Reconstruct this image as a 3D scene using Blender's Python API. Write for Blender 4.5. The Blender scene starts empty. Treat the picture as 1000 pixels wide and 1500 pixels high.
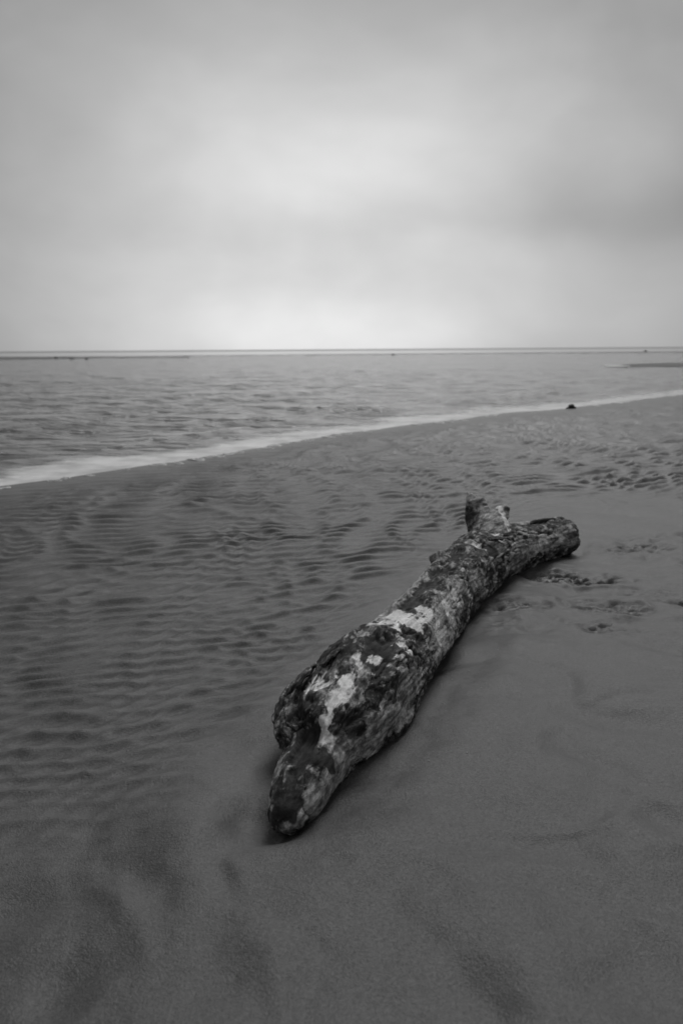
import bpy, bmesh, math, random
import numpy as np
from mathutils import Vector, Matrix, Quaternion

R = math.radians
scene = bpy.context.scene
col = scene.collection

# ------------------------------------------------------------------ camera
cam_d = bpy.data.cameras.new('camera')
cam = bpy.data.objects.new('camera', cam_d); col.objects.link(cam)
cam_d.sensor_fit = 'VERTICAL'; cam_d.sensor_height = 36; cam_d.lens = 28
cam_d.clip_start = .02; cam_d.clip_end = 60000
PITCH = math.atan(238.5 / (28 / 36 * 1500))
cam.matrix_world = (Matrix.Translation((0, 0, 1.0)) @ Matrix.Rotation(R(90) - PITCH, 4, 'X')
                    @ Matrix.Rotation(R(-0.4), 4, 'Z'))
cam_d.dof.use_dof = True; cam_d.dof.focus_distance = 2.35; cam_d.dof.aperture_fstop = 3.5
scene.camera = cam

# ------------------------------------------------------------------ world: overcast sky
SUN_AZ, SUN_EL = 19.0, 52.0           # the veiled sun stands ahead, over the sea (azimuth from +Y towards +X)
world = bpy.data.worlds.new('World'); scene.world = world; world.use_nodes = True
wn = world.node_tree; wn.nodes.clear()

class NT:
    """short-hand for shader node trees"""
    def __init__(s, t): s.t = t
    def n(s, typ, ins=None, **kw):
        nd = s.t.nodes.new(typ)
        for k, v in kw.items(): setattr(nd, k, v)
        for k, v in (ins or {}).items(): s.set(nd.inputs[k], v)
        return nd
    def set(s, sock, v):
        if hasattr(v, 'is_linked') or hasattr(v, 'links'): s.t.links.new(v, sock)
        elif isinstance(v, (int, float)) and sock.type in ('RGBA',): sock.default_value = (v, v, v, 1)
        else: sock.default_value = v
    def m(s, op, a, b=0.0, c=0.0, clamp=False):
        nd = s.n('ShaderNodeMath', {0: a, 1: b, 2: c}, operation=op, use_clamp=clamp)
        return nd.outputs[0]
    def rng(s, v, a, b, lo=0.0, hi=1.0, smooth=True):
        return s.n('ShaderNodeMapRange', {'Value': v, 'From Min': a, 'From Max': b, 'To Min': lo, 'To Max': hi},
                   interpolation_type='SMOOTHSTEP' if smooth else 'LINEAR').outputs[0]
    def noise(s, vec, scale, detail=3.0, rough=.5, dist=0.0):
        return s.n('ShaderNodeTexNoise', {'Vector': vec, 'Scale': scale, 'Detail': detail, 'Roughness': rough,
                                          'Distortion': dist}).outputs[0]
    def scalev(s, vec, xyz):
        return s.n('ShaderNodeVectorMath', {0: vec, 1: xyz}, operation='MULTIPLY').outputs[0]
    def mix(s, f, a, b):
        nd = s.n('ShaderNodeMix', data_type='FLOAT')
        s.set(nd.inputs[0], f); s.set(nd.inputs[2], a); s.set(nd.inputs[3], b)
        return nd.outputs[0]

W = NT(wn)
dirn = W.n('ShaderNodeTexCoord').outputs['Generated']
sep = W.n('ShaderNodeSeparateXYZ', {0: dirn})
X, Y, Z = sep.outputs
el = W.m('MULTIPLY', W.m('ARCSINE', Z), 180 / math.pi)
az = W.m('MULTIPLY', W.m('ARCTAN2', X, Y), 180 / math.pi)
def lobe(a0, e0, sa, se):
    a = W.m('DIVIDE', W.m('SUBTRACT', az, a0), sa); e = W.m('DIVIDE', W.m('SUBTRACT', elw, e0), se)
    return W.m('EXPONENT', W.m('MULTIPLY', W.m('ADD', W.m('MULTIPLY', a, a), W.m('MULTIPLY', e, e)), -.5))
# soft, torn edges of the cloud layers: warp the elevation with noise
wv = W.noise(W.scalev(dirn, (3.4, 3.4, 5)), 1.0, 3, .45, .2)
elw = W.m('ADD', el, W.m('MULTIPLY', W.m('SUBTRACT', wv, .5), 6.5))
glow = lobe(0.0, 9.5, 16.6, 9.5)                       # light coming through the thin cloud over the sea
hor = lobe(-2.5, 0.0, 11.5, 2.6)                          # clear strip low over the horizon
band = lobe(20.0, 9.2, 9.5, 1.5)                         # dark shelf of cloud
band2 = lobe(8.0, 8.0, 9.0, .8)
base = W.m('ADD', .180, W.m('MULTIPLY', glow, .515))
base = W.m('ADD', base, W.m('MULTIPLY', hor, .31))
base = W.m('SUBTRACT', base, W.m('MULTIPLY', band, .12))
base = W.m('SUBTRACT', base, W.m('MULTIPLY', band2, .05))
cl = W.noise(W.scalev(dirn, (2.4, 2.4, 3.6)), 1.5, 4, .45, .3)
base = W.m('MULTIPLY', base, W.rng(cl, .3, .7, .90, 1.09))
cl2 = W.noise(W.scalev(dirn, (6, 6, 11)), 1.0, 4, .5, .2)
base = W.m('MULTIPLY', base, W.rng(cl2, .3, .7, .955, 1.045))
sky = W.n('ShaderNodeTexSky', sky_type='NISHITA', sun_disc=False)
sky.sun_elevation = R(SUN_EL); sky.sun_rotation = R(SUN_AZ)
sky_bw = W.n('ShaderNodeRGBToBW', {0: sky.outputs[0]}).outputs[0]
tot = W.m('ADD', W.m('MULTIPLY', base, .97), W.m('MULTIPLY', sky_bw, .06 * .1))
bg = W.n('ShaderNodeBackground', {'Color': tot, 'Strength': 1.0})
wn.links.new(bg.outputs[0], W.n('ShaderNodeOutputWorld').inputs['Surface'])

# ------------------------------------------------------------------ veiled sun
sd = bpy.data.lights.new('sun', 'SUN'); sd.energy = 1.5; sd.angle = R(30); sd.color = (1, 1, 1)
sun = bpy.data.objects.new('sun', sd); col.objects.link(sun)
to_sun = Vector((math.sin(R(SUN_AZ)) * math.cos(R(SUN_EL)), math.cos(R(SUN_AZ)) * math.cos(R(SUN_EL)), math.sin(R(SUN_EL))))
sun.rotation_euler = to_sun.to_track_quat('Z', 'Y').to_euler(); sun.location = to_sun * 50

vs = scene.view_settings
vs.view_transform = 'Standard'; vs.look = 'None'; vs.exposure = 0; vs.gamma = 1; vs.use_curve_mapping = False
scene.cycles.max_bounces = 6

# ------------------------------------------------------------------ noise in numpy
rs = np.random.RandomState(7)
PERM = rs.permutation(256); PERM = np.concatenate([PERM, PERM, PERM]).astype(np.int32)
G3 = rs.normal(size=(256, 3)); G3 /= np.linalg.norm(G3, axis=1)[:, None]
G2 = np.stack([np.cos(np.arange(256) / 256 * 2 * np.pi), np.sin(np.arange(256) / 256 * 2 * np.pi)], 1)
def fade(t): return t * t * t * (t * (t * 6 - 15) + 10)
def p2(x, y, seed=0):
    x = np.asarray(x, float) + seed * 17.31; y = np.asarray(y, float) - seed * 9.73
    xi = np.floor(x).astype(np.int64); yi = np.floor(y).astype(np.int64)
    xf = x - xi; yf = y - yi; xi &= 255; yi &= 255
    u, v = fade(xf), fade(yf)
    def g(ix, iy, fx, fy):
        h = PERM[PERM[ix & 255] + (iy & 255)]
        return G2[h, 0] * fx + G2[h, 1] * fy
    a = g(xi, yi, xf, yf); b = g(xi + 1, yi, xf - 1, yf); c = g(xi, yi + 1, xf, yf - 1); d = g(xi + 1, yi + 1, xf - 1, yf - 1)
    return 1.5 * ((a + (b - a) * u) * (1 - v) + (c + (d - c) * u) * v)
def p3(p, seed=0):
    p = np.asarray(p, float) + np.array([seed * 11.7, seed * 5.3, -seed * 7.9])
    i = np.floor(p).astype(np.int64); f = p - i; i &= 255; w = fade(f); out = 0
    for dx in (0, 1):
        for dy in (0, 1):
            for dz in (0, 1):
                h = PERM[PERM[PERM[(i[:, 0] + dx) & 255] + ((i[:, 1] + dy) & 255)] + ((i[:, 2] + dz) & 255)]
                g = G3[h]
                dot = g[:, 0] * (f[:, 0] - dx) + g[:, 1] * (f[:, 1] - dy) + g[:, 2] * (f[:, 2] - dz)
                out = out + dot * (w[:, 0] if dx else 1 - w[:, 0]) * (w[:, 1] if dy else 1 - w[:, 1]) * (w[:, 2] if dz else 1 - w[:, 2])
    return 1.5 * out
def fbm2(x, y, o=4, seed=0, gain=.5):
    s = 0; a = 1
    for k in range(o): s = s + a * p2(x * 2 ** k, y * 2 ** k, seed + k); a *= gain
    return s
def fbm3(p, o=4, seed=0, gain=.5):
    s = 0; a = 1
    for k in range(o): s = s + a * p3(p * 2 ** k, seed + k); a *= gain
    return s
def sstep(a, b, x):
    t = np.clip((x - a) / (b - a), 0, 1); return t * t * (3 - 2 * t)

# ------------------------------------------------------------------ object helpers
def link(name, me, mat=None, parent=None):
    o = bpy.data.objects.new(name, me); col.objects.link(o)
    if mat and me and not me.materials: me.materials.append(mat)
    if parent: o.parent = parent
    return o
def tag(o, label=None, cat=None, group=None, kind=None):
    for k, v in (('label', label), ('category', cat), ('group', group), ('kind', kind)):
        if v: o[k] = v
    return o
def grid_mesh(name, P, keep=None):
    """P: (ny, nx, 3) vertices -> quad mesh"""
    ny, nx = P.shape[:2]
    idx = np.arange(ny * nx).reshape(ny, nx)
    q = np.stack([idx[:-1, :-1], idx[:-1, 1:], idx[1:, 1:], idx[1:, :-1]], -1).reshape(-1, 4)
    if keep is not None: q = q[keep[q].any(1)]
    me = bpy.data.meshes.new(name)
    me.vertices.add(ny * nx); me.vertices.foreach_set('co', P.reshape(-1).astype(np.float32))
    me.loops.add(q.size); me.loops.foreach_set('vertex_index', q.reshape(-1).astype(np.int32))
    me.polygons.add(len(q)); me.polygons.foreach_set('loop_start', np.arange(0, q.size, 4, dtype=np.int32))
    me.polygons.foreach_set('loop_total', np.full(len(q), 4, np.int32))
    me.polygons.foreach_set('use_smooth', np.ones(len(q), bool))
    me.update(); me.validate()
    return me
def attr(me, name, arr):
    a = me.attributes.new(name, 'FLOAT', 'POINT'); a.data.foreach_set('value', np.asarray(arr, np.float32).reshape(-1))
def attrv(me, name, arr):
    a = me.attributes.new(name, 'FLOAT_VECTOR', 'POINT'); a.data.foreach_set('vector', np.asarray(arr, np.float32).reshape(-1))
def material(name):
    m = bpy.data.materials.new(name); m.use_nodes = True
    t = NT(m.node_tree); b = m.node_tree.nodes['Principled BSDF']
    return m, t, b

# ------------------------------------------------------------------ shoreline and sand height
ZW = -0.035                                                # water level
SX = np.array([-60, -20, -8, -4.2, -2.68, -1.6, 0.01, 1.4, 2.67, 3.96, 5.6, 7.64, 12, 30, 80, 400])
SY = np.array([-50, -12, 0.2, 4.4, 6.19, 7.45, 9.88, 11.6, 12.98, 14.0, 15.7, 17.94, 22.5, 40, 85, 380])
def shore(x, y):
    """signed distance to the waterline, positive on land"""
    s = (np.interp(x, SX, SY) - y) * .66
    return s + .10 * fbm2(x * .55, y * .55, 3, 31) + .03 * p2(x * 2.6, y * 2.6, 35)
BX = np.array([-9, -3, -0.76, -.42, -.17, .05, .41, .75, 1.18, 1.7, 2.55, 6, 20])
BY = np.array([.2, 1.0, 1.5, 1.72, 2.25, 2.9, 3.8, 4.4, 4.95, 5.25, 5.5, 6.2, 8])

# the log's chains: x, y, z, radius (metres)
TONGUE = [(-.120, 1.553, .034, .044), (-.103, 1.602, .044, .062), (-.078, 1.69, .060, .076), (-.03, 1.85, .07, .09)]
TRUNK = [(-.080, 1.738, .118, .070), (-.052, 1.775, .102, .092), (-.004, 1.889, .099, .12), (.057, 2.043, .115, .138), (.144, 2.254, .106, .129),
         (.261, 2.548, .098, .119), (.391, 2.894, .1, .121), (.544, 3.236, .106, .129), (.714, 3.518, .104, .125),
         (.917, 3.718, .086, .102), (1.108, 3.905, .078, .092)]
LOGL = np.array([TONGUE[0], TONGUE[1]] + TRUNK[2:])
def log_dist(x, y):
    d = np.full(np.shape(x), 9.0); side = np.zeros(np.shape(x))
    for a, b in zip(LOGL[:-1], LOGL[1:]):
        ab = b[:2] - a[:2]; t = np.clip(((x - a[0]) * ab[0] + (y - a[1]) * ab[1]) / (ab @ ab), 0, 1)
        dx = x - a[0] - ab[0] * t; dy = y - a[1] - ab[1] * t
        dd = np.hypot(dx, dy) - (a[3] + (b[3] - a[3]) * t)
        m = dd < d; d = np.where(m, dd, d); side = np.where(m, ab[0] * dy - ab[1] * dx, side)
    return d, side

# hollows: x, y, rx, ry, angle deg, depth  (steep = hard upper rim)
DIPS = [(-.19, 1.55, .15, .11, 235, .042), (.75, 2.02, .20, .10, -30, .020), (.72, 1.55, .10, .06, -20, .018), (1.12, 2.55, .17, .08, -35, .018),
        (-.38, 1.36, .05, .10, 12, .012), (-.25, 1.37, .04, .11, 14, .012), (-.42, 1.12, .06, .12, -30, .014), (.12, 1.33, .12, .10, 30, .012),
        (.22, 1.09, .12, .08, 20, .014), (.50, 1.12, .12, .16, 10, .022), (.44, 1.30, .13, .09, -30, .014), (-.02, 1.40, .03, .025, 0, .008),
        (.58, 1.72, .16, .08, -40, .009), (-.62, 1.25, .10, .12, 20, .012), (-.12, 1.08, .10, .09, -20, .010), (-.85, 1.42, .2, .08, 25, .012)]
# trodden, churned-up sand: x, y, rx, ry, angle, depth
SCUFFS = [(1.48, 3.89, .22, .10, 25, .026), (1.10, 3.38, .17, .085, -12, .034), (.93, 3.42, .15, .08, -35, .026), (.66, 3.03, .17, .08, -35, .026),
          (1.07, 2.98, .19, .10, -25, .024), (.95, 2.76, .15, .07, -10, .020), (1.75, 3.60, .18, .08, 10, .024), (1.28, 3.18, .14, .08, 30, .014),
          (1.40, 3.00, .22, .08, -35, .016), (.62, 2.78, .10, .06, -35, .012), (1.62, 4.15, .18, .06, 5, .016)]
def ell(x, y, c):
    a = R(c[4]); dx, dy = x - c[0], y - c[1]
    return np.hypot((dx * math.cos(a) + dy * math.sin(a)) / c[2], (-dx * math.sin(a) + dy * math.cos(a)) / c[3])

def sand_height(x, y):
    s = shore(x, y)
    land = 1 - np.exp(-np.maximum(s, 0) / .7)
    z = np.where(s > 0, ZW + .035 * land, ZW + np.maximum(s * .07, -.7))
    # broad undulation
    z = z + (1 - np.exp(-np.maximum(s, 0) / 2.0)) * (.016 * p2(x * .9, y * .9, 3) + .004 * p2(x * 2.1 + .4 * y, y * 1.7, 4))
    # ripples: wavelength grows towards the water, crests break up into short curved tongues
    yb = np.interp(x, BX, BY)
    mr = sstep(-.38, .50, y - yb + .12 * p2(x * 1.7, y * 1.7, 8))
    mr = mr * sstep(.05, .9, s) * sstep(.02, .28, log_dist(x, y)[0])
    # short-crested: three wave trains that cross at small angles
    k = .0205; l0 = .060; tot_ = 0
    for j, (sl, wgt, fl) in enumerate(((.24, 1.0, 1.0), (.66, .65, 1.06), (-.10, .42, .93))):
        v = y - (sl + .14 * sstep(4.5, 2.0, y)) * x + .14 * fbm2(x * 1.1 + 7 * j, y * 1.0, 2, 11 + 3 * j)
        vv = np.maximum(v - 1.1, 0); g = 1.25 / (1 + .32 * vv)
        ph = fl * 2 * np.pi / k * np.log1p(k * vv / l0) + 1.5 * p2(x * 6 * g, y * 5 * g, 15 + j) + 5 * j
        p_ = ph + .45 * np.sin(ph); tot_ = tot_ + wgt * (.45 * np.cos(p_) + .62 * (1 - 2 * np.sqrt(np.sin(p_ / 2) ** 2 + .004)))
    lam = l0 + k * vv
    tot_ = tot_ / 1.7
    prof = np.where(tot_ > 0, .8 * tot_, tot_)                         # narrow crests that fork and join, scooped hollows
    am = np.clip(.95 + .22 * p2(x * 1.3, y * 1.3, 18), .3, 1.3)
    z = z + mr * land * .140 * np.minimum(lam, .25) * (1 + .1 * sstep(4, 9, y)) * am * prof
    # foreground: soft swirls
    fgm = (1 - mr) * land
    w = .15 * fbm2(x * 2.0, y * 2.0, 2, 21)
    sw = p2(x * 3.2 + w * 4, y * 2.4 - w * 4, 22)
    z = z + fgm * (.015 * sw - .007 * np.maximum(0, .25 - np.abs(p2(x * 2.4 + w * 3, y * 2.0, 24))) * 4
                   + .0022 * fbm2(x * 9, y * 9, 2, 26))
    for c in DIPS:                                           # hollows with one crisp lip and one gentle side
        qx, qy = x + .06 * p2(x * 4, y * 4, 41), y + .06 * p2(x * 4, y * 4, 42)
        r = ell(qx, qy, c); a = R(c[4]); f = np.clip(1.2 - r, 0, 1.2)
        lip = .5 + .5 * np.tanh(1.6 * ((qx - c[0]) * math.cos(a) + (qy - c[1]) * math.sin(a)) / c[2])
        z = z - .8 * c[5] * (sstep(0, 1.0, f) * lip + sstep(0, 1.2, f) * (1 - lip))
    rough = .6 * fbm2(x * 14, y * 22, 3, 51) + np.abs(p2(x * 20, y * 34, 55))
    for c in SCUFFS:
        r = ell(x + .05 * p2(x * 9, y * 9, 43), y + .05 * p2(x * 9, y * 9, 44), c)
        m = 1 - sstep(.35, 1.25, r)
        z = z - c[5] * m * (.25 + .95 * rough) + .35 * c[5] * np.exp(-((r - 1.3) / .25) ** 2) * (.5 + .8 * p2(x * 12, y * 12, 45))
    # low meandering ridges left by the ebb on the smooth sand
    wq = .5 * p2(x * 1.6, y * 1.6, 65)
    rid = np.exp(-(p2(x * 2.0 + wq, y * 1.5 - x * .8 + wq, 66) / .10) ** 2) * sstep(-.2, .3, p2(x * 1.7, y * 1.7, 67))
    z = z + fgm * .007 * rid * sstep(.05, .3, log_dist(x, y)[0])
    # streaky trodden area on the right, beyond the log
    tr = np.exp(-((x - 1.35) / .55) ** 2 - ((y - 3.35) / .75) ** 2)
    z = z + tr * (.007 * p2(x * 3.5 + y, y * 9, 61) + .004 * p2(x * 9, y * 16, 62))
    # scour round the log, a low drift on its seaward side
    d, side = log_dist(x, y)
    z = z + (-.006 + .020 * p2(x * 4.5, y * 4.5, 64)) * np.exp(-(np.maximum(d, 0) / .06) ** 2) * (d < .4) + .014 * np.exp(-((d - .16) / .10) ** 2) * (.6 + .6 * p2(x * 5, y * 5, 63))
    z = z + land * .0011 * fbm2(x * 26, y * 26, 2, 27) * (np.abs(y) < 8)
    return z

def axis(lo, hi, step, ends, grow):
    c = list(np.arange(lo, hi, step)); a, b = [], []
    s, v = step, lo
    while v > ends[0]: s = max(step, s * grow); v -= s; a.append(v)
    s, v = step, hi
    while v < ends[1]: b.append(v); s *= grow; v += s
    b.append(ends[1])
    return np.array(a[::-1] + c + b)
xs = axis(-2.2, 2.6, .0100, (-9000, 9000), 1.035)
ys = [-9000, -3000, -900, -300, -100, -50, -25, -12, -7, -4, -2.5, -1.5, -.9, -.4, 0, .2, .35, .47, .56, .63, .69]
v = .74
while v < 60: ys.append(v); v += max(.0078, (.00055 if v < 20 else .0012) * v * v)
ys += [70, 90, 120, 200, 400, 1000, 3000, 9000]
GX, GY = np.meshgrid(xs, np.array(ys))
GZ = sand_height(GX.ravel(), GY.ravel()).reshape(GX.shape)
sand_me = grid_mesh('sand', np.stack([GX, GY, GZ], -1))
_sh = shore(GX.ravel(), GY.ravel())
attr(sand_me, 'wet', np.exp(-np.maximum(_sh, 0) / .55))
dist_m = np.zeros(GX.size)
for c in SCUFFS:
    r = ell(GX.ravel() + .05 * p2(GX.ravel() * 9, GY.ravel() * 9, 43), GY.ravel() + .05 * p2(GX.ravel() * 9, GY.ravel() * 9, 44), c)
    dist_m = np.maximum(dist_m, 1 - sstep(.3, 1.15, r))
attr(sand_me, 'churned', dist_m)

m_sand, t, b = material('wet_sand')
geo = t.n('ShaderNodeNewGeometry'); pos = geo.outputs['Position']
wet = t.n('ShaderNodeAttribute', attribute_name='wet').outputs['Fac']
chu = t.n('ShaderNodeAttribute', attribute_name='churned').outputs['Fac']
n1 = t.noise(pos, 1.4, 4, .55); n2 = t.noise(pos, 140, 3, .65); n3 = t.noise(pos, 330, 2, .6)
bc = t.m('MULTIPLY', .077, t.rng(n1, .3, .7, .86, 1.14))
bc = t.m('MULTIPLY', bc, t.rng(n2, .25, .75, .70, 1.30))
bc = t.m('MULTIPLY', bc, t.rng(n3, .25, .75, .70, 1.30))
n4 = t.noise(t.scalev(pos, (1, 1.6, 1)), 38, 4, .65)
bc = t.m('MULTIPLY', bc, t.m('SUBTRACT', 1.0, t.m('MULTIPLY', t.m('MULTIPLY', chu, t.rng(n4, .42, .62)), .65)))
t.set(b.inputs['Base Color'], t.n('ShaderNodeCombineColor', {0: bc, 1: bc, 2: bc}).outputs[0])
t.set(b.inputs['Roughness'], t.mix(wet, t.rng(n1, .3, .7, .42, .50), .36))
b.inputs['Specular IOR Level'].default_value = .45
bm1 = t.n('ShaderNodeBump', {'Strength': .55, 'Distance': .0035, 'Height': n3})
bm2 = t.n('ShaderNodeBump', {'Strength': .35, 'Distance': .004, 'Height': n2, 'Normal': bm1.outputs[0]})
t.set(b.inputs['Normal'], bm2.outputs[0])
sand = link('beach_sand', sand_me, m_sand); tag(sand, kind='structure')

# ------------------------------------------------------------------ water
def water_material(name, base, rough, foam=False, bump=None):
    m, t, b = material(name)
    pos = t.n('ShaderNodeNewGeometry').outputs['Position']
    bc = base; ro = rough
    if foam:
        f = t.n('ShaderNodeAttribute', attribute_name='foam').outputs['Fac']
        fn = t.noise(t.scalev(pos, (1, 1, 1)), 5.0, 4, .6)
        ff = t.rng(t.m('ADD', f, t.m('MULTIPLY', t.m('SUBTRACT', fn, .5), 1.1)), .10, .90)
        bc = t.mix(ff, base, t.rng(t.noise(t.scalev(pos, (1, 1, 1)), 2.6, 4, .6), .35, .65, .50, .78)); ro = t.mix(ff, rough, .32)
    t.set(b.inputs['Base Color'], t.n('ShaderNodeCombineColor', {0: bc, 1: bc, 2: bc}).outputs[0])
    t.set(b.inputs['Roughness'], ro)
    b.inputs['IOR'].default_value = 1.33
    if bump:
        nn = None
        for sc, dist, st, stretch in bump:
            h = t.noise(t.scalev(pos, stretch), sc, 3, .6, .2)
            if foam: st = t.m('MULTIPLY', t.m('SUBTRACT', 1.0, t.m('MULTIPLY', f, .85)), st)
            ins = {'Strength': st, 'Distance': dist, 'Height': h}
            if nn: ins['Normal'] = nn
            nn = t.n('ShaderNodeBump', ins).outputs[0]
        t.set(b.inputs['Normal'], nn)
    return m

yy = [2.0]
while yy[-1] < 175: yy.append(yy[-1] + max(.035, .0011 * yy[-1] ** 2 * (1 if yy[-1] < 40 else 1.6)))
yy = np.array(yy); tt = np.linspace(-1.45, 1.45, 620)
WX = tt[None, :] * (yy[:, None] + 4); WY = np.repeat(yy[:, None], len(tt), 1)
s = shore(WX.ravel(), WY.ravel()); wx, wy = WX.ravel(), WY.ravel()
off = -s
A = sstep(.45, 2.4, off)
u = off + .35 * p2(wx * .35, wy * .35, 71) + .10 * p2(wx * 1.1, wy * 1.1, 72)        # distance out, bent: wavelets run in along it
ph = 2 * np.pi * u / (.75 + .0 * u)
tr = (ph / (2 * np.pi)) % 1
wl = np.exp(-((tr - .5) / .16) ** 2) * np.clip(.35 + 1.1 * p2(wx * .5, wy * .5, 73), 0, 1.3)
ca, sa_ = math.cos(R(25)), math.sin(R(25))
rx, ry = wx * ca + wy * sa_, -wx * sa_ + wy * ca
chop = (.05 * sstep(5, 15, off) * p2(rx * .22, ry * .42, 70) + .045 * p2(rx * .55, ry * .9, 74) + .036 * p2(rx * 1.1, ry * 1.9, 75) + .018 * p2(rx * 2.3, ry * 4.0, 76) + .008 * p2(rx * 5, ry * 8, 77))
chop = chop - .032 * np.abs(p2(rx * .9 + .5 * chop, ry * 1.5, 78))
near = np.exp(-np.maximum(off - 1.0, 0) / 4.5)
wz = ZW + A * (.8 * chop * (1 - .75 * near) + .066 * near * wl) + .0015 * (1 - A) * p2(wx * 6, wy * 6, 79)
P = np.stack([wx, wy, wz], -1).reshape(len(yy), len(tt), 3)
wme = grid_mesh('channel_water', P, keep=(s < .3))
attr(wme, 'foam', 1 - sstep(.30, 1.05, off + .30 * fbm2(wx * .9, wy * .9, 3, 80)))
m_water = water_material('choppy_water', .17, .14, True, [(9, .03, .8, (1, 1.6, 1)), (2.2, .10, .9, (1, 1.8, 1)), (.6, .7, .9, (1, 1.8, 1))])
tag(link('channel_water', wme, m_water), kind='structure')

def sheet(name, x0, x1, y0, y1, z, mat, nx=24, wob=0.0, seed=0):
    xs_ = np.linspace(x0, x1, nx); f = np.array([0, .5, 1.0])
    P = np.zeros((3, nx, 3))
    for j in range(3):
        P[j, :, 0] = xs_; P[j, :, 1] = y0 + (y1 - y0) * f[j] + wob * (1 - f[j]) * fbm2(xs_ * .012, xs_ * 0 + 3.3, 3, seed); P[j, :, 2] = z
    return tag(link(name, grid_mesh(name, P), mat), kind='structure')
m_calm = water_material('calm_water', .16, .12)
m_sea = water_material('open_sea_water', .16, .3, False, [(.35, .4, .5, (1, 2, 1))])
sheet('lagoon_water', -900, 900, 150, 640, ZW + .03, m_calm, 60, 14, 91)
sheet('open_sea', -26000, 26000, 560, 40000, ZW + .05, m_sea, 80, 30, 92)

# ------------------------------------------------------------------ sandbars
m_bar, t, b = material('soaked_sand')
pos = t.n('ShaderNodeNewGeometry').outputs['Position']
nb = t.noise(t.scalev(pos, (.3, 1, 1)), 1.0, 4, .6)
bc = t.rng(nb, .3, .7, .15, .20)
t.set(b.inputs['Base Color'], t.n('ShaderNodeCombineColor', {0: bc, 1: bc, 2: bc}).outputs[0])
b.inputs['Roughness'].default_value = .85; b.inputs['Specular IOR Level'].default_value = .2
def sandbar(name, xs_, yc, hw, top, seed):
    """low lens of sand: centre line yc(x), half width hw(x), crest height top"""
    n = 13; P = np.zeros((n, len(xs_), 3))
    for j in range(n):
        f = j / (n - 1) * 2 - 1
        hwx = np.interp(xs_, *hw) * (1 + .25 * p2(xs_ * .11, xs_ * 0 + f, seed))
        P[j, :, 0] = xs_; P[j, :, 1] = np.interp(xs_, *yc) + f * hwx + .4 * p2(xs_ * .2, xs_ * 0 + 2.2, seed + 1)
        P[j, :, 2] = ZW - .06 + (top + .06) * (1 - f * f) * (hwx / max(hw[1])) ** .3
    return tag(link(name, grid_mesh(name, P), m_bar), kind='structure')
sandbar('sand_spit', np.linspace(15.6, 90, 120), ([15, 20, 40, 90], [45.2, 46, 48, 60]), ([15.5, 16.5, 19, 40, 90], [.4, 3.0, 5.5, 7, 10]), .16, 101)
sandbar('sandbar', np.linspace(-230, -22, 160), ([-230, -50, -22], [150, 116, 118]), ([-230, -60, -44, -38, -22], [22, 20, 14, 3, 1.0]), .32, 105)
sandbar('sandbar', np.linspace(-40, 150, 160), ([-40, 20, 150], [158, 160, 180]), ([-40, 0, 100, 150], [2, 9, 14, 10]), .10, 109)

# ------------------------------------------------------------------ driftwood log
def smooth_chain(ch, n):
    ch = np.array(ch, float); L = np.concatenate([[0], np.cumsum(np.linalg.norm(np.diff(ch[:, :3], axis=0), axis=1))])
    out = []
    for v in np.linspace(0, L[-1], n):
        i = min(np.searchsorted(L, v, 'right') - 1, len(ch) - 2)
        p0, p1, p2_, p3_ = ch[max(i - 1, 0)], ch[i], ch[i + 1], ch[min(i + 2, len(ch) - 1)]
        u = (v - L[i]) / (L[i + 1] - L[i])
        out.append(.5 * (2 * p1 + (p2_ - p0) * u + (2 * p0 - 5 * p1 + 4 * p2_ - p3_) * u * u + (3 * p1 - p0 - 3 * p2_ + p3_) * u ** 3))
    return np.array(out)
def tube(bm, ch, n=24, seg=28, cap0=.6, cap1=.6, flat=1.0):
    C = smooth_chain(ch, n); rings = []
    T = np.gradient(C[:, :3], axis=0); T /= np.linalg.norm(T, axis=1)[:, None]
    up = np.array([0, 0, 1.0]) if abs(T[0][2]) < .85 else np.array([0, 1.0, 0])
    pts = []
    def caps(i, sgn, k):
        return [(C[i, :3] + sgn * T[i] * C[i, 3] * k * math.sin(a), C[i, 3] * math.cos(a), i) for a in (1.35, 1.0, .6, .3)]
    L = caps(0, -1, cap0) + [(C[i, :3], C[i, 3], i) for i in range(n)] + caps(n - 1, 1, cap1)[::-1]
    for c, r, i in L:
        side = np.cross(T[i], up); side /= np.linalg.norm(side); u2 = np.cross(side, T[i])
        rings.append([bm.verts.new(c + r * (math.cos(a) * side + flat * math.sin(a) * u2)) for a in np.arange(seg) / seg * 2 * math.pi])
    for a, b2 in zip(rings[:-1], rings[1:]):
        for k in range(seg): bm.faces.new((a[k], a[(k + 1) % seg], b2[(k + 1) % seg], b2[k]))
    bm.faces.new(rings[0][::-1]); bm.faces.new(rings[-1])
    bmesh.ops.recalc_face_normals(bm, faces=bm.faces[:])
def voxel(bm, size):
    """fuse the overlapping tubes of a bmesh into one skin"""
    me = bpy.data.meshes.new('tmp'); bm.to_mesh(me); bm.free()
    o = bpy.data.objects.new('tmp', me); col.objects.link(o)
    md = o.modifiers.new('r', 'REMESH'); md.mode = 'VOXEL'; md.voxel_size = size; md.use_smooth_shade = True
    dg = bpy.context.evaluated_depsgraph_get()
    out = bpy.data.meshes.new_from_object(o.evaluated_get(dg))
    bpy.data.objects.remove(o); bpy.data.meshes.remove(me)
    return out
SPINE = smooth_chain([TONGUE[0], TONGUE[1], (-.06, 1.72, .075, .08)] + TRUNK[2:], 160)
ST = np.gradient(SPINE[:, :3], axis=0); ST /= np.linalg.norm(ST, axis=1)[:, None]
SL = np.concatenate([[0], np.cumsum(np.linalg.norm(np.diff(SPINE[:, :3], axis=0), axis=1))])
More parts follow.
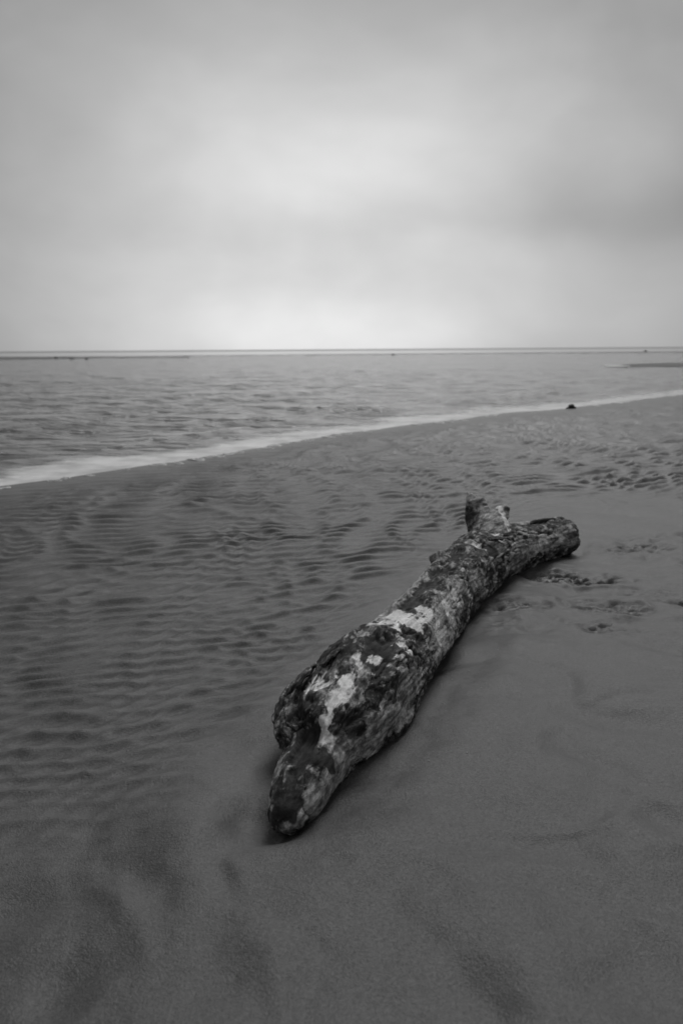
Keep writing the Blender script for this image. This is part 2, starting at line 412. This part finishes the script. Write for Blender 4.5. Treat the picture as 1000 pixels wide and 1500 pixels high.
def log_coords(V):
    idx = np.empty(len(V), int)
    for a in range(0, len(V), 20000):
        d = ((V[a:a + 20000, None, :] - SPINE[None, :, :3]) ** 2).sum(-1); idx[a:a + 20000] = d.argmin(1)
    rel = V - SPINE[idx, :3]; al = (rel * ST[idx]).sum(1)
    side = np.cross(ST[idx], np.array([0, 0, 1.0])); side /= np.linalg.norm(side, axis=1)[:, None]
    upv = np.cross(side, ST[idx])
    return SL[idx] + al, (rel * side).sum(1), (rel * upv).sum(1), ST[idx]
# patches where the bark is gone: x, y, z, length along the log, width, strength
PALE = [(.02, 1.87, .205, .06, .03, .62), (.09, 1.97, .215, .05, .028, .6), (-.055, 1.86, .205, .06, .022, .65), (-.02, 1.62, .07, .05, .02, .45), (.02, 1.93, .22, .05, .02, .5), (.95, 3.60, .14, .05, .03, .5), (1.05, 3.72, .13, .04, .025, .45), (.205, 2.300, .226, .085, .085, 1.0), (.140, 2.205, .240, .06, .05, .8), (.262, 2.375, .205, .05, .05, .7),
        (-.035, 1.735, .182, .07, .030, .85), (-.047, 1.685, .150, .045, .022, .75), (-.010, 1.79, .194, .06, .03, .7), (.03, 1.815, .191, .04, .03, .55),
        (-.075, 1.90, .195, .09, .018, .55), (.153, 2.02, .212, .03, .03, .6), (.186, 2.08, .199, .035, .03, .62), (.573, 3.18, .224, .05, .04, .8),
        (.677, 3.35, .221, .05, .045, .8), (.40, 2.665, .185, .07, .035, .55), (.31, 2.36, .155, .07, .06, .55), (.36, 2.53, .166, .06, .05, .5),
        (.19, 2.08, .11, .03, .03, .45), (.08, 1.86, .13, .03, .03, .35)]
LIGHT = [(-.045, 1.60, .070, .13, .045, 1.0), (-.10, 1.54, .07, .05, .04, .35), (.028, 1.726, .072, .12, .045, 1.0), (.098, 1.825, .095, .12, .05, .9), (.177, 1.971, .11, .14, .06, .75),
         (.10, 2.16, .225, .16, .03, 1.0), (.165, 2.42, .19, .22, .045, 1.0), (.26, 2.76, .18, .22, .045, 1.0), (.34, 2.98, .18, .15, .04, .8),
         (.36, 2.53, .166, .14, .07, .9), (.32, 2.37, .13, .14, .07, .85), (.41, 2.70, .16, .14, .06, .7), (.50, 2.95, .14, .16, .05, .45),
         (.909, 3.561, .137, .13, .06, 1.0), (1.045, 3.711, .117, .10, .05, 1.0), (.79, 3.41, .12, .14, .07, .7), (-.152, 1.569, .053, .10, .012, .6),
         (.66, 3.28, .18, .10, .05, .5), (.0, 1.70, .13, .10, .03, .4), (.06, 1.90, .2, .14, .04, .35), (1.1, 3.83, .10, .1, .06, .6)]
DARK = [(.219, 2.49, .222, .12, .042, 1.0), (.285, 2.66, .22, .12, .048, 1.0), (.36, 2.85, .224, .10, .042, 1.0), (.43, 3.00, .226, .08, .035, .9),
        (-.100, 1.67, .145, .07, .05, .9), (-.125, 1.72, .16, .07, .04, .8), (-.10, 1.60, .09, .09, .026, .8), (-.118, 1.53, .06, .05, .035, .8),
        (-.05, 1.655, .11, .03, .05, .9), (.03, 1.73, .150, .05, .045, .8), (.10, 2.0, .225, .12, .05, .7), (.42, 2.74, .10, .3, .05, .7), (.62, 3.2, .20, .06, .06, .8),
        (.46, 3.05, .215, .07, .05, .6), (.20, 2.16, .17, .09, .06, .5), (.07, 1.90, .17, .06, .05, .6)]
def patch(V, T, L, seed):
    w = np.stack([p3(V * 14, seed), p3(V * 14, seed + 1), p3(V * 14, seed + 2)], 1) * .034
    w += np.stack([p3(V * 38, seed + 3), p3(V * 38, seed + 4), p3(V * 38, seed + 5)], 1) * .013
    out = np.zeros(len(V)); Q = V + w
    for x, y, z, ra, rc, st in L:
        rel = Q - np.array([x, y, z]); al = (rel * T).sum(1); cr = np.sqrt(np.maximum((rel ** 2).sum(1) - al ** 2, 0))
        out = np.maximum(out, st * (1 - sstep(.55, 1.25, np.hypot(al / ra, cr / rc))))
    return out
def weather(me, amp=1.0, patches=True):
    """knots, bark plates, fibre grooves and bare patches as relief on a wooden mesh"""
    n = len(me.vertices); V = np.empty(n * 3, np.float32); me.vertices.foreach_get('co', V); V = V.reshape(-1, 3).astype(float)
    N = np.empty(n * 3, np.float32); me.vertices.foreach_get('normal', N); N = N.reshape(-1, 3).astype(float)
    s, a, b2, T = log_coords(V)
    F = np.stack([s, a, b2], 1)
    if patches: pale, light, dark = patch(V, T, PALE, 201), patch(V, T, LIGHT, 211), patch(V, T, DARK, 221)
    else: pale = light = dark = np.zeros(n)
    big = .010 * p3(F * np.array([3.5, 7, 7]), 231) + .008 * p3(F * np.array([9, 16, 16]), 232)
    plate = np.abs(p3(F * np.array([13, 30, 30]), 233)); plate = np.clip(plate * 4, 0, 1)              # cracks between bark plates
    fib = p3(F * np.array([9, 75, 75]), 234); fib2 = p3(F * np.array([16, 130, 130]), 236)
    lump = fbm3(F * 32, 3, 237)
    split = 1 - np.clip(np.abs(p3(F * np.array([2.2, 21, 21]) + .35 * p3(F * 12, 239)[:, None], 238)) / .07, 0, 1)     # long drying splits
    split = split * sstep(-.1, .25, p3(F * np.array([3, 6, 6]), 240))
    bark = np.clip(1 - pale - .75 * light - .6 * dark, 0, 1)
    h = amp * big + amp * bark * (.0055 * plate - .003 + .0042 * lump) + .0022 * fib + .0011 * fib2 * (1 - bark) \
        - amp * (.006 * pale + .003 * light) - amp * .017 * dark * (b2 > .06) - .005 * amp * dark - amp * .007 * split
    tip = sstep(1.75, 1.62, V[:, 1]); h = h * (1 - .5 * tip)
    V2 = V + N * h[:, None]
    me.vertices.foreach_set('co', V2.astype(np.float32).reshape(-1)); me.update()
    attr(me, 'pale', pale); attr(me, 'light', light); attr(me, 'dark', dark); attr(me, 'crack', np.maximum((1 - plate) * bark, 1.6 * split)); attrv(me, 'grain', F)

m_wood, t, b = material('weathered_driftwood')
A_ = lambda n, o='Fac': t.n('ShaderNodeAttribute', attribute_name=n).outputs[o]
gr = A_('grain', 'Vector')
fibre = t.noise(t.scalev(gr, (5, 60, 60)), 1.0, 5, .62)
blot = t.noise(t.scalev(gr, (22, 30, 30)), 1.0, 5, .65, .4)
fine = t.noise(t.scalev(gr, (70, 150, 150)), 1.0, 3, .65)
speck = t.noise(t.scalev(gr, (40, 62, 62)), 1.0, 3, .6)
mott = t.noise(t.scalev(gr, (11, 17, 17)), 1.0, 6, .7, .6)
edge = t.m('ADD', t.m('MULTIPLY', t.m('SUBTRACT', mott, .5), 2.4), t.m('MULTIPLY', t.m('SUBTRACT', fibre, .5), .8))
c = t.m('MULTIPLY', t.rng(blot, .36, .66, .016, .12), t.rng(mott, .38, .62, .4, 1.6))         # dark bark
c = t.m('ADD', c, t.m('MULTIPLY', t.rng(speck, .55, .68), .26))         # salt and lichen specks
c = t.m('MULTIPLY', c, t.rng(fine, .25, .75, .5, 1.5))
c = t.m('MULTIPLY', c, t.m('SUBTRACT', 1.0, t.m('MULTIPLY', A_('crack'), .55, 0, True)))
lf = t.rng(t.m('ADD', t.m('ADD', A_('light'), .33), edge), .38, .60)
lc = t.m('MULTIPLY', t.rng(t.m('ADD', t.m('MULTIPLY', fibre, .45), t.m('MULTIPLY', blot, .55)), .38, .64, .08, .50), t.rng(fine, .3, .7, .55, 1.45))
c = t.mix(lf, c, lc)
df = t.rng(t.m('ADD', A_('dark'), t.m('MULTIPLY', edge, .6)), .40, .66)
c = t.mix(df, c, t.m('MULTIPLY', t.rng(fibre, .3, .7, .012, .045), t.rng(mott, .35, .65, .6, 1.7)))
pf = t.rng(t.m('ADD', A_('pale'), t.m('MULTIPLY', edge, 1.2)), .36, .70)
pc = t.m('MULTIPLY', t.rng(fibre, .35, .65, .6, .95), t.rng(fine, .25, .75, .72, 1.12))
c = t.mix(pf, c, pc)
c = t.m('MULTIPLY', c, t.m('SUBTRACT', 1.0, t.m('MULTIPLY', t.rng(A_('crack'), .7, 1.3), .6)))
t.set(b.inputs['Base Color'], t.n('ShaderNodeCombineColor', {0: c, 1: c, 2: c}).outputs[0])
b.inputs['Roughness'].default_value = .78; b.inputs['Specular IOR Level'].default_value = .3
bp = t.n('ShaderNodeBump', {'Strength': .5, 'Distance': .005, 'Height': fibre})
bp = t.n('ShaderNodeBump', {'Strength': .7, 'Distance': .004, 'Height': fine, 'Normal': bp.outputs[0]})
t.set(b.inputs['Normal'], bp.outputs[0])

log = bpy.data.objects.new('driftwood_log', None); col.objects.link(log); log.location = (.4, 2.7, -.016)
log.empty_display_size = .2
tag(log, 'weathered driftwood log with peeling dark bark and a forked end lying on wet sand', 'driftwood')
inv = Matrix.Translation((-.4, -2.7, 0))
def wood(name, bm, vox=.006, amp=1.0, patches=True, parent=None, sub=0):
    me = voxel(bm, vox); weather(me, amp, patches)
    me.transform(inv); me.materials.append(m_wood)
    o = link(name, me, None, parent or log)
    return o
bm = bmesh.new()
tube(bm, TRUNK, 60, 36, .45, .5); tube(bm, TONGUE, 20, 28, .9, .3)
tube(bm, [(-.12, 1.80, .09, .05), (-.128, 1.90, .11, .05), (-.06, 2.03, .13, .06)], 10, 16)          # bulge on the flank
tube(bm, [(.10, 1.95, .05, .05), (.145, 2.07, .05, .062), (.20, 2.3, .06, .06)], 10, 16)
trunk = wood('trunk', bm, .0048)
bm = bmesh.new()                                            # broken branch: leans back, splayed ragged top
tube(bm, [(.64, 3.40, .12, .10), (.680, 3.52, .18, .092), (.695, 3.61, .225, .068)], 12, 24)
tube(bm, [(.655, 3.58, .18, .070), (.638, 3.645, .26, .060), (.622, 3.66, .326, .040)], 10, 20, .5, .12)
tube(bm, [(.70, 3.60, .20, .055), (.745, 3.65, .255, .040), (.775, 3.66, .285, .020)], 10, 16, .5, .4)
stub = wood('broken_branch', bm, .005, .55, False)
# branch: mostly bare grey wood
me = stub.data; n = len(me.vertices); V = np.empty(n * 3, np.float32); me.vertices.foreach_get('co', V); V = V.reshape(-1, 3) + np.array([.4, 2.7, 0])
me.attributes['light'].data.foreach_set('value', (.55 + .3 * p3(V * 18, 301)).astype(np.float32))
me.attributes['dark'].data.foreach_set('value', (sstep(.66, .60, V[:, 0]) * .6 * sstep(.33, .28, V[:, 2])).astype(np.float32))
me.attributes['pale'].data.foreach_set('value', (.9 * sstep(.015, .0, np.abs(V[:, 0] - .745 + .25 * (V[:, 2] - .25)) - .008) * sstep(.20, .22, V[:, 2])).astype(np.float32))
def splinter(name, pts, parent, mask='light', val=.9):
    bm = bmesh.new(); tube(bm, pts, 8, 8, .3, 1.2)
    me = bpy.data.meshes.new(name); bm.to_mesh(me); bm.free()
    for p in me.polygons: p.use_smooth = True
    weather(me, .25, False); me.attributes[mask].data.foreach_set('value', np.full(len(me.vertices), val, np.float32))
    me.transform(inv); me.materials.append(m_wood)
    return link(name, me, None, parent)
rnd = random.Random(5)
for k in range(6):                                          # ragged top of the broken branch
    x = .596 + .013 * k; z = .338 - .005 * k
    splinter('splinter', [(x, 3.66, z - .035, .014), (x - .003, 3.662, z - .008, .012), (x - .004 + rnd.uniform(-.004, .004), 3.664, z + rnd.uniform(.0, .012), .006)], stub, 'pale', .9)
bm = bmesh.new()
tube(bm, [(.43, 3.04, .14, .055), (.40, 3.07, .175, .045), (.375, 3.09, .21, .030)], 10, 18, .4, .2)
knot = wood('knot', bm, .005, .35, False)
knot.data.attributes['light'].data.foreach_set('value', np.full(len(knot.data.vertices), .75, np.float32))
bm = bmesh.new()                                            # the lifted strip along the top of the far limb
tube(bm, [(.70, 3.50, .218, .028), (.80, 3.62, .203, .025), (.93, 3.77, .178, .022), (1.06, 3.90, .162, .019), (1.10, 3.94, .155, .012)], 26, 14, .6, .8, .7)
strip = wood('lifted_strip', bm, .004, .25, False)
strip.data.attributes['light'].data.foreach_set('value', np.full(len(strip.data.vertices), .8, np.float32))
for k in range(7):
    f = .55 + .07 * k; x, y, z = .70 + .41 * f, 3.50 + .44 * f, .226 - .062 * f
    splinter('bark_flake', [(x - .03, y - .035, z, .007), (x, y, z + .006, .010), (x + .028, y + .025, z + rnd.uniform(.0, .010), .004)], strip, 'dark', .8 if k < 5 else 0)
# curled bark plates along the torn edge of the bark
def flake(name, c, d, nrm, L, Wd, curl, parent):
    c, d, nrm = map(lambda q: np.array(q, float), (c, d, nrm)); d /= np.linalg.norm(d); nrm -= d * (nrm @ d); nrm /= np.linalg.norm(nrm); sd_ = np.cross(d, nrm)
    nu, nv = 9, 6; top = []
    for i in range(nu):
        for j in range(nv):
            u = i / (nu - 1) * 2 - 1; v = j / (nv - 1) * 2 - 1
            e = (1 - .35 * u * u) * (1 + .2 * math.sin(5 * u + c[1] * 40))
            top.append(c + d * u * L + sd_ * v * Wd * e + nrm * (curl * (v * .5 + .5) ** 2 - .006 + .003 * math.sin(9 * u + 3 * v)))
    bmf = bmesh.new(); A1 = [bmf.verts.new(p) for p in top]; A2 = [bmf.verts.new(p - nrm * .006) for p in top]
    for i in range(nu - 1):
        for j in range(nv - 1):
            k = i * nv + j; q = (k, k + 1, k + nv + 1, k + nv)
            bmf.faces.new([A1[m] for m in q]); bmf.faces.new([A2[m] for m in q[::-1]])
    border = [i * nv for i in range(nu)] + [(nu - 1) * nv + j for j in range(1, nv)] + [i * nv + nv - 1 for i in range(nu - 2, -1, -1)] + [j for j in range(nv - 2, 0, -1)]
    for a, b3 in zip(border, border[1:] + border[:1]): bmf.faces.new((A1[a], A2[a], A2[b3], A1[b3]))
    bmesh.ops.recalc_face_normals(bmf, faces=bmf.faces[:])
    me = bpy.data.meshes.new(name); bmf.to_mesh(me); bmf.free()
    for p in me.polygons: p.use_smooth = True
    weather(me, .15, False); me.transform(inv); me.materials.append(m_wood)
    return link(name, me, None, parent)
flake('bark_plate', (-.105, 1.905, .195), (.35, .93, 0), (-.6, -.1, .8), .085, .022, .016, trunk)
flake('bark_plate', (-.02, 1.985, .232), (.4, .91, 0), (-.45, -.1, .9), .075, .020, .014, trunk)
flake('bark_plate', (.66, 3.30, .225), (.9, .3, 0), (0, -.4, .9), .05, .02, .014, trunk)

# ------------------------------------------------------------------ small things
def lump_mesh(name, seed, sub=3, squash=.6, rough=.35, freq=2.2):
    bm = bmesh.new(); bmesh.ops.create_icosphere(bm, subdivisions=sub, radius=1)
    V = np.array([v.co[:] for v in bm.verts]); d = 1 + rough * fbm3(V * freq * .5, 3, seed)
    for v, k in zip(bm.verts, d): v.co = v.co * k; v.co.z *= squash
    me = bpy.data.meshes.new(name); bm.to_mesh(me); bm.free()
    for p in me.polygons: p.use_smooth = True
    return me
def sz(x, y): return float(sand_height(np.array([x]), np.array([y]))[0])

m_weed, t, b = material('dark_weed')
pos = t.n('ShaderNodeTexCoord').outputs['Object']
c = t.rng(t.noise(pos, 12, 4, .6), .3, .7, .008, .03)
t.set(b.inputs['Base Color'], t.n('ShaderNodeCombineColor', {0: c, 1: c, 2: c}).outputs[0]); b.inputs['Roughness'].default_value = .6
t.set(b.inputs['Normal'], t.n('ShaderNodeBump', {'Strength': .8, 'Distance': .02, 'Height': t.noise(pos, 18, 4, .6)}).outputs[0])
def lumps(name, seed, parts, mat):
    """one dark heap grown from several lumps"""
    bm = bmesh.new()
    for k, (x, y, z, r, sq) in enumerate(parts):
        me = lump_mesh('t', seed + k, 3, sq, .45, 2.6); n0 = len(bm.verts); bm.from_mesh(me); bm.verts.ensure_lookup_table()
        for v in bm.verts[n0:]: v.co = v.co * r + Vector((x, y, z))
        bpy.data.meshes.remove(me)
    me = bpy.data.meshes.new(name); bm.to_mesh(me); bm.free()
    for p in me.polygons: p.use_smooth = True
    return link(name, me, mat)
o = lumps('seaweed_clump', 401, [(0, 0, .035, .050, .8), (.045, .01, .015, .040, .6), (-.045, -.01, .012, .034, .55), (.015, 0, .06, .026, .9), (-.07, .01, .005, .018, .6)], m_weed)
o.location = (3.96, 13.79, sz(3.96, 13.79)); tag(o, 'small black seaweed heap at the edge of the shallows beyond the log', 'seaweed')
FAR = [(-36.6, 104.6, .34, .20), (-31.6, 95.5, .45, .15), (-29.7, 95.0, .30, .17), (8.7, 134.4, .40, .24), (68.9, 183.6, .55, .3)]
for k, (x, y, w, h) in enumerate(FAR):
    o = lumps('rock', 420 + 7 * k, [(0, 0, h * .35, w * .5, h / w), (w * .35, 0, h * .2, w * .33, h / w), (-w * .4, .05, h * .15, w * .28, h / w)], m_weed)
    o.location = (x, y, (.13, .06, .06, -.02, .02)[k])
    tag(o, ('single dark rock set apart from the close pair of rocks on the far sandbar', 'dark rock, one of a close pair at the edge of the far sandbar',
            'dark rock, one of a close pair at the edge of the far sandbar', 'lone dark rock far out between the two distant sandbars',
            'lone dark rock near the horizon beyond the sand spit')[k], 'rock', 'dark rocks on the far sandbars')

m_foam, t, b = material('sea_foam')
pos = t.n('ShaderNodeTexCoord').outputs['Object']
b.inputs['Base Color'].default_value = (.95, .95, .95, 1); b.inputs['Roughness'].default_value = .5
b.inputs['Subsurface Weight'].default_value = .9; b.inputs['Subsurface Radius'].default_value = (1, 1, 1); b.inputs['Subsurface Scale'].default_value = .03
def froth(seed):
    r_ = random.Random(seed); bm = bmesh.new()
    for k in range(r_.randint(4, 8)):
        me = lump_mesh('t', seed * 13 + k, 2, r_.uniform(.3, .5), .3, 2.4); n0 = len(bm.verts); bm.from_mesh(me); bm.verts.ensure_lookup_table()
        rr = r_.uniform(.4, .7); ox, oy = r_.uniform(-.55, .55), r_.uniform(-.2, .2)
        for v in bm.verts[n0:]: v.co = v.co * rr + Vector((ox, oy, rr * .25))
        bpy.data.meshes.remove(me)
    me = bpy.data.meshes.new('foam_clump'); bm.to_mesh(me); bm.free()
    for p in me.polygons: p.use_smooth = True
    me.materials.append(m_foam); return me
kinds = [froth(500 + k) for k in range(6)]
r_ = random.Random(9)
def waterline(x):
    lo, hi = float(np.interp(x, SX, SY)) - 1.5, float(np.interp(x, SX, SY)) + 1.5
    for _ in range(40):
        mid = (lo + hi) / 2
        if shore(np.array([x]), np.array([mid]))[0] > 0: lo = mid
        else: hi = mid
    return lo
spots = [(-2.64, 1), (-2.58, .7), (-2.33, 1.2), (-2.28, .8), (-2.12, .6), (-1.9, .5), (-1.68, .8), (-1.63, .7), (-1.5, 1.0), (-1.42, .8), (-1.36, 1.1), (-1.29, .7), (-1.2, 1.2), (-1.13, 1.0), (-1.04, .8),
         (-.86, 1.1), (-.78, 1.3), (-.70, 1.0), (-.62, .8), (-.5, .9), (-.36, .7), (-.14, 1.2), (-.05, 1.0), (.1, .7), (.34, .7), (1.05, .9), (1.4, 1.0), (1.55, 1.3), (1.66, 1.2), (1.8, .8), (2.3, 1.3), (2.42, .9),
         (3.1, .8), (3.5, .8), (4.6, 1.0), (5.2, 1.2), (5.4, 1.4), (5.9, .9), (6.4, 1.1), (7.1, 1.2)]
for x, k in spots:
    y = waterline(x) + r_.uniform(-.30, -.04); sc = .052 * k * r_.uniform(.7, 1.25)
    o = link('foam_clump', kinds[r_.randrange(6)]); o.scale = (sc * r_.uniform(.9, 1.7), sc * 2.2, sc * .32)
    o.rotation_euler.z = R(48) + r_.uniform(-.5, .5); o.location = (x, y, max(sz(x, y), ZW))
    tag(o, 'small clump of white foam washed up along the waterline', 'foam', 'foam clumps along the waterline')
me = froth(600)
o = link('foam_patch', me); o.scale = (.45, 2.6, .07); o.location = (15.2, 44.3, ZW + .02)
tag(o, 'white patch of breaking foam off the tip of the sand spit', 'foam')

m_shell, t, b = material('shell'); b.inputs['Base Color'].default_value = (.38, .38, .38, 1); b.inputs['Roughness'].default_value = .5
def shell_mesh():
    """small broken cockle: ribbed shallow dish with thickness"""
    bm = bmesh.new(); rows = []
    for zoff in (0, -.12):
        for i in range(5):
            rr = i / 4; rows.append([bm.verts.new((rr * math.cos(a) * (1 + .06 * math.cos(9 * a)), rr * math.sin(a) * .8, .35 * (1 - rr * rr) + zoff + .03 * rr * math.cos(9 * a))) for a in np.linspace(.2, 4.6, 22)])
    for L in (rows[:5], rows[5:]):
        for a, b4 in zip(L[:-1], L[1:]):
            for k in range(21): bm.faces.new((a[k], a[k + 1], b4[k + 1], b4[k]))
    for k in range(21): bm.faces.new((rows[4][k], rows[4][k + 1], rows[9][k + 1], rows[9][k]))
    bmesh.ops.remove_doubles(bm, verts=bm.verts[:], dist=.001); bmesh.ops.recalc_face_normals(bm, faces=bm.faces[:])
    me = bpy.data.meshes.new('shell_fragment'); bm.to_mesh(me); bm.free(); me.materials.append(m_shell); return me
shm = shell_mesh()
for x, y in ((.29, 2.13), (.335, 2.29), (.40, 2.36), (.25, 1.96), (.41, 2.21), (.31, 1.83), (.21, 1.80), (.52, 2.52)):
    o = link('shell_fragment', shm); k = r_.uniform(.0025, .004); o.scale = (k, k, k)
    o.rotation_euler = (r_.uniform(-.3, .3), r_.uniform(-.3, .3), r_.uniform(0, 6)); o.location = (x, y, sz(x, y) + .001)
    tag(o, 'tiny pale shell fragment on the smooth sand beside the log', 'shell', 'shell fragments beside the log')
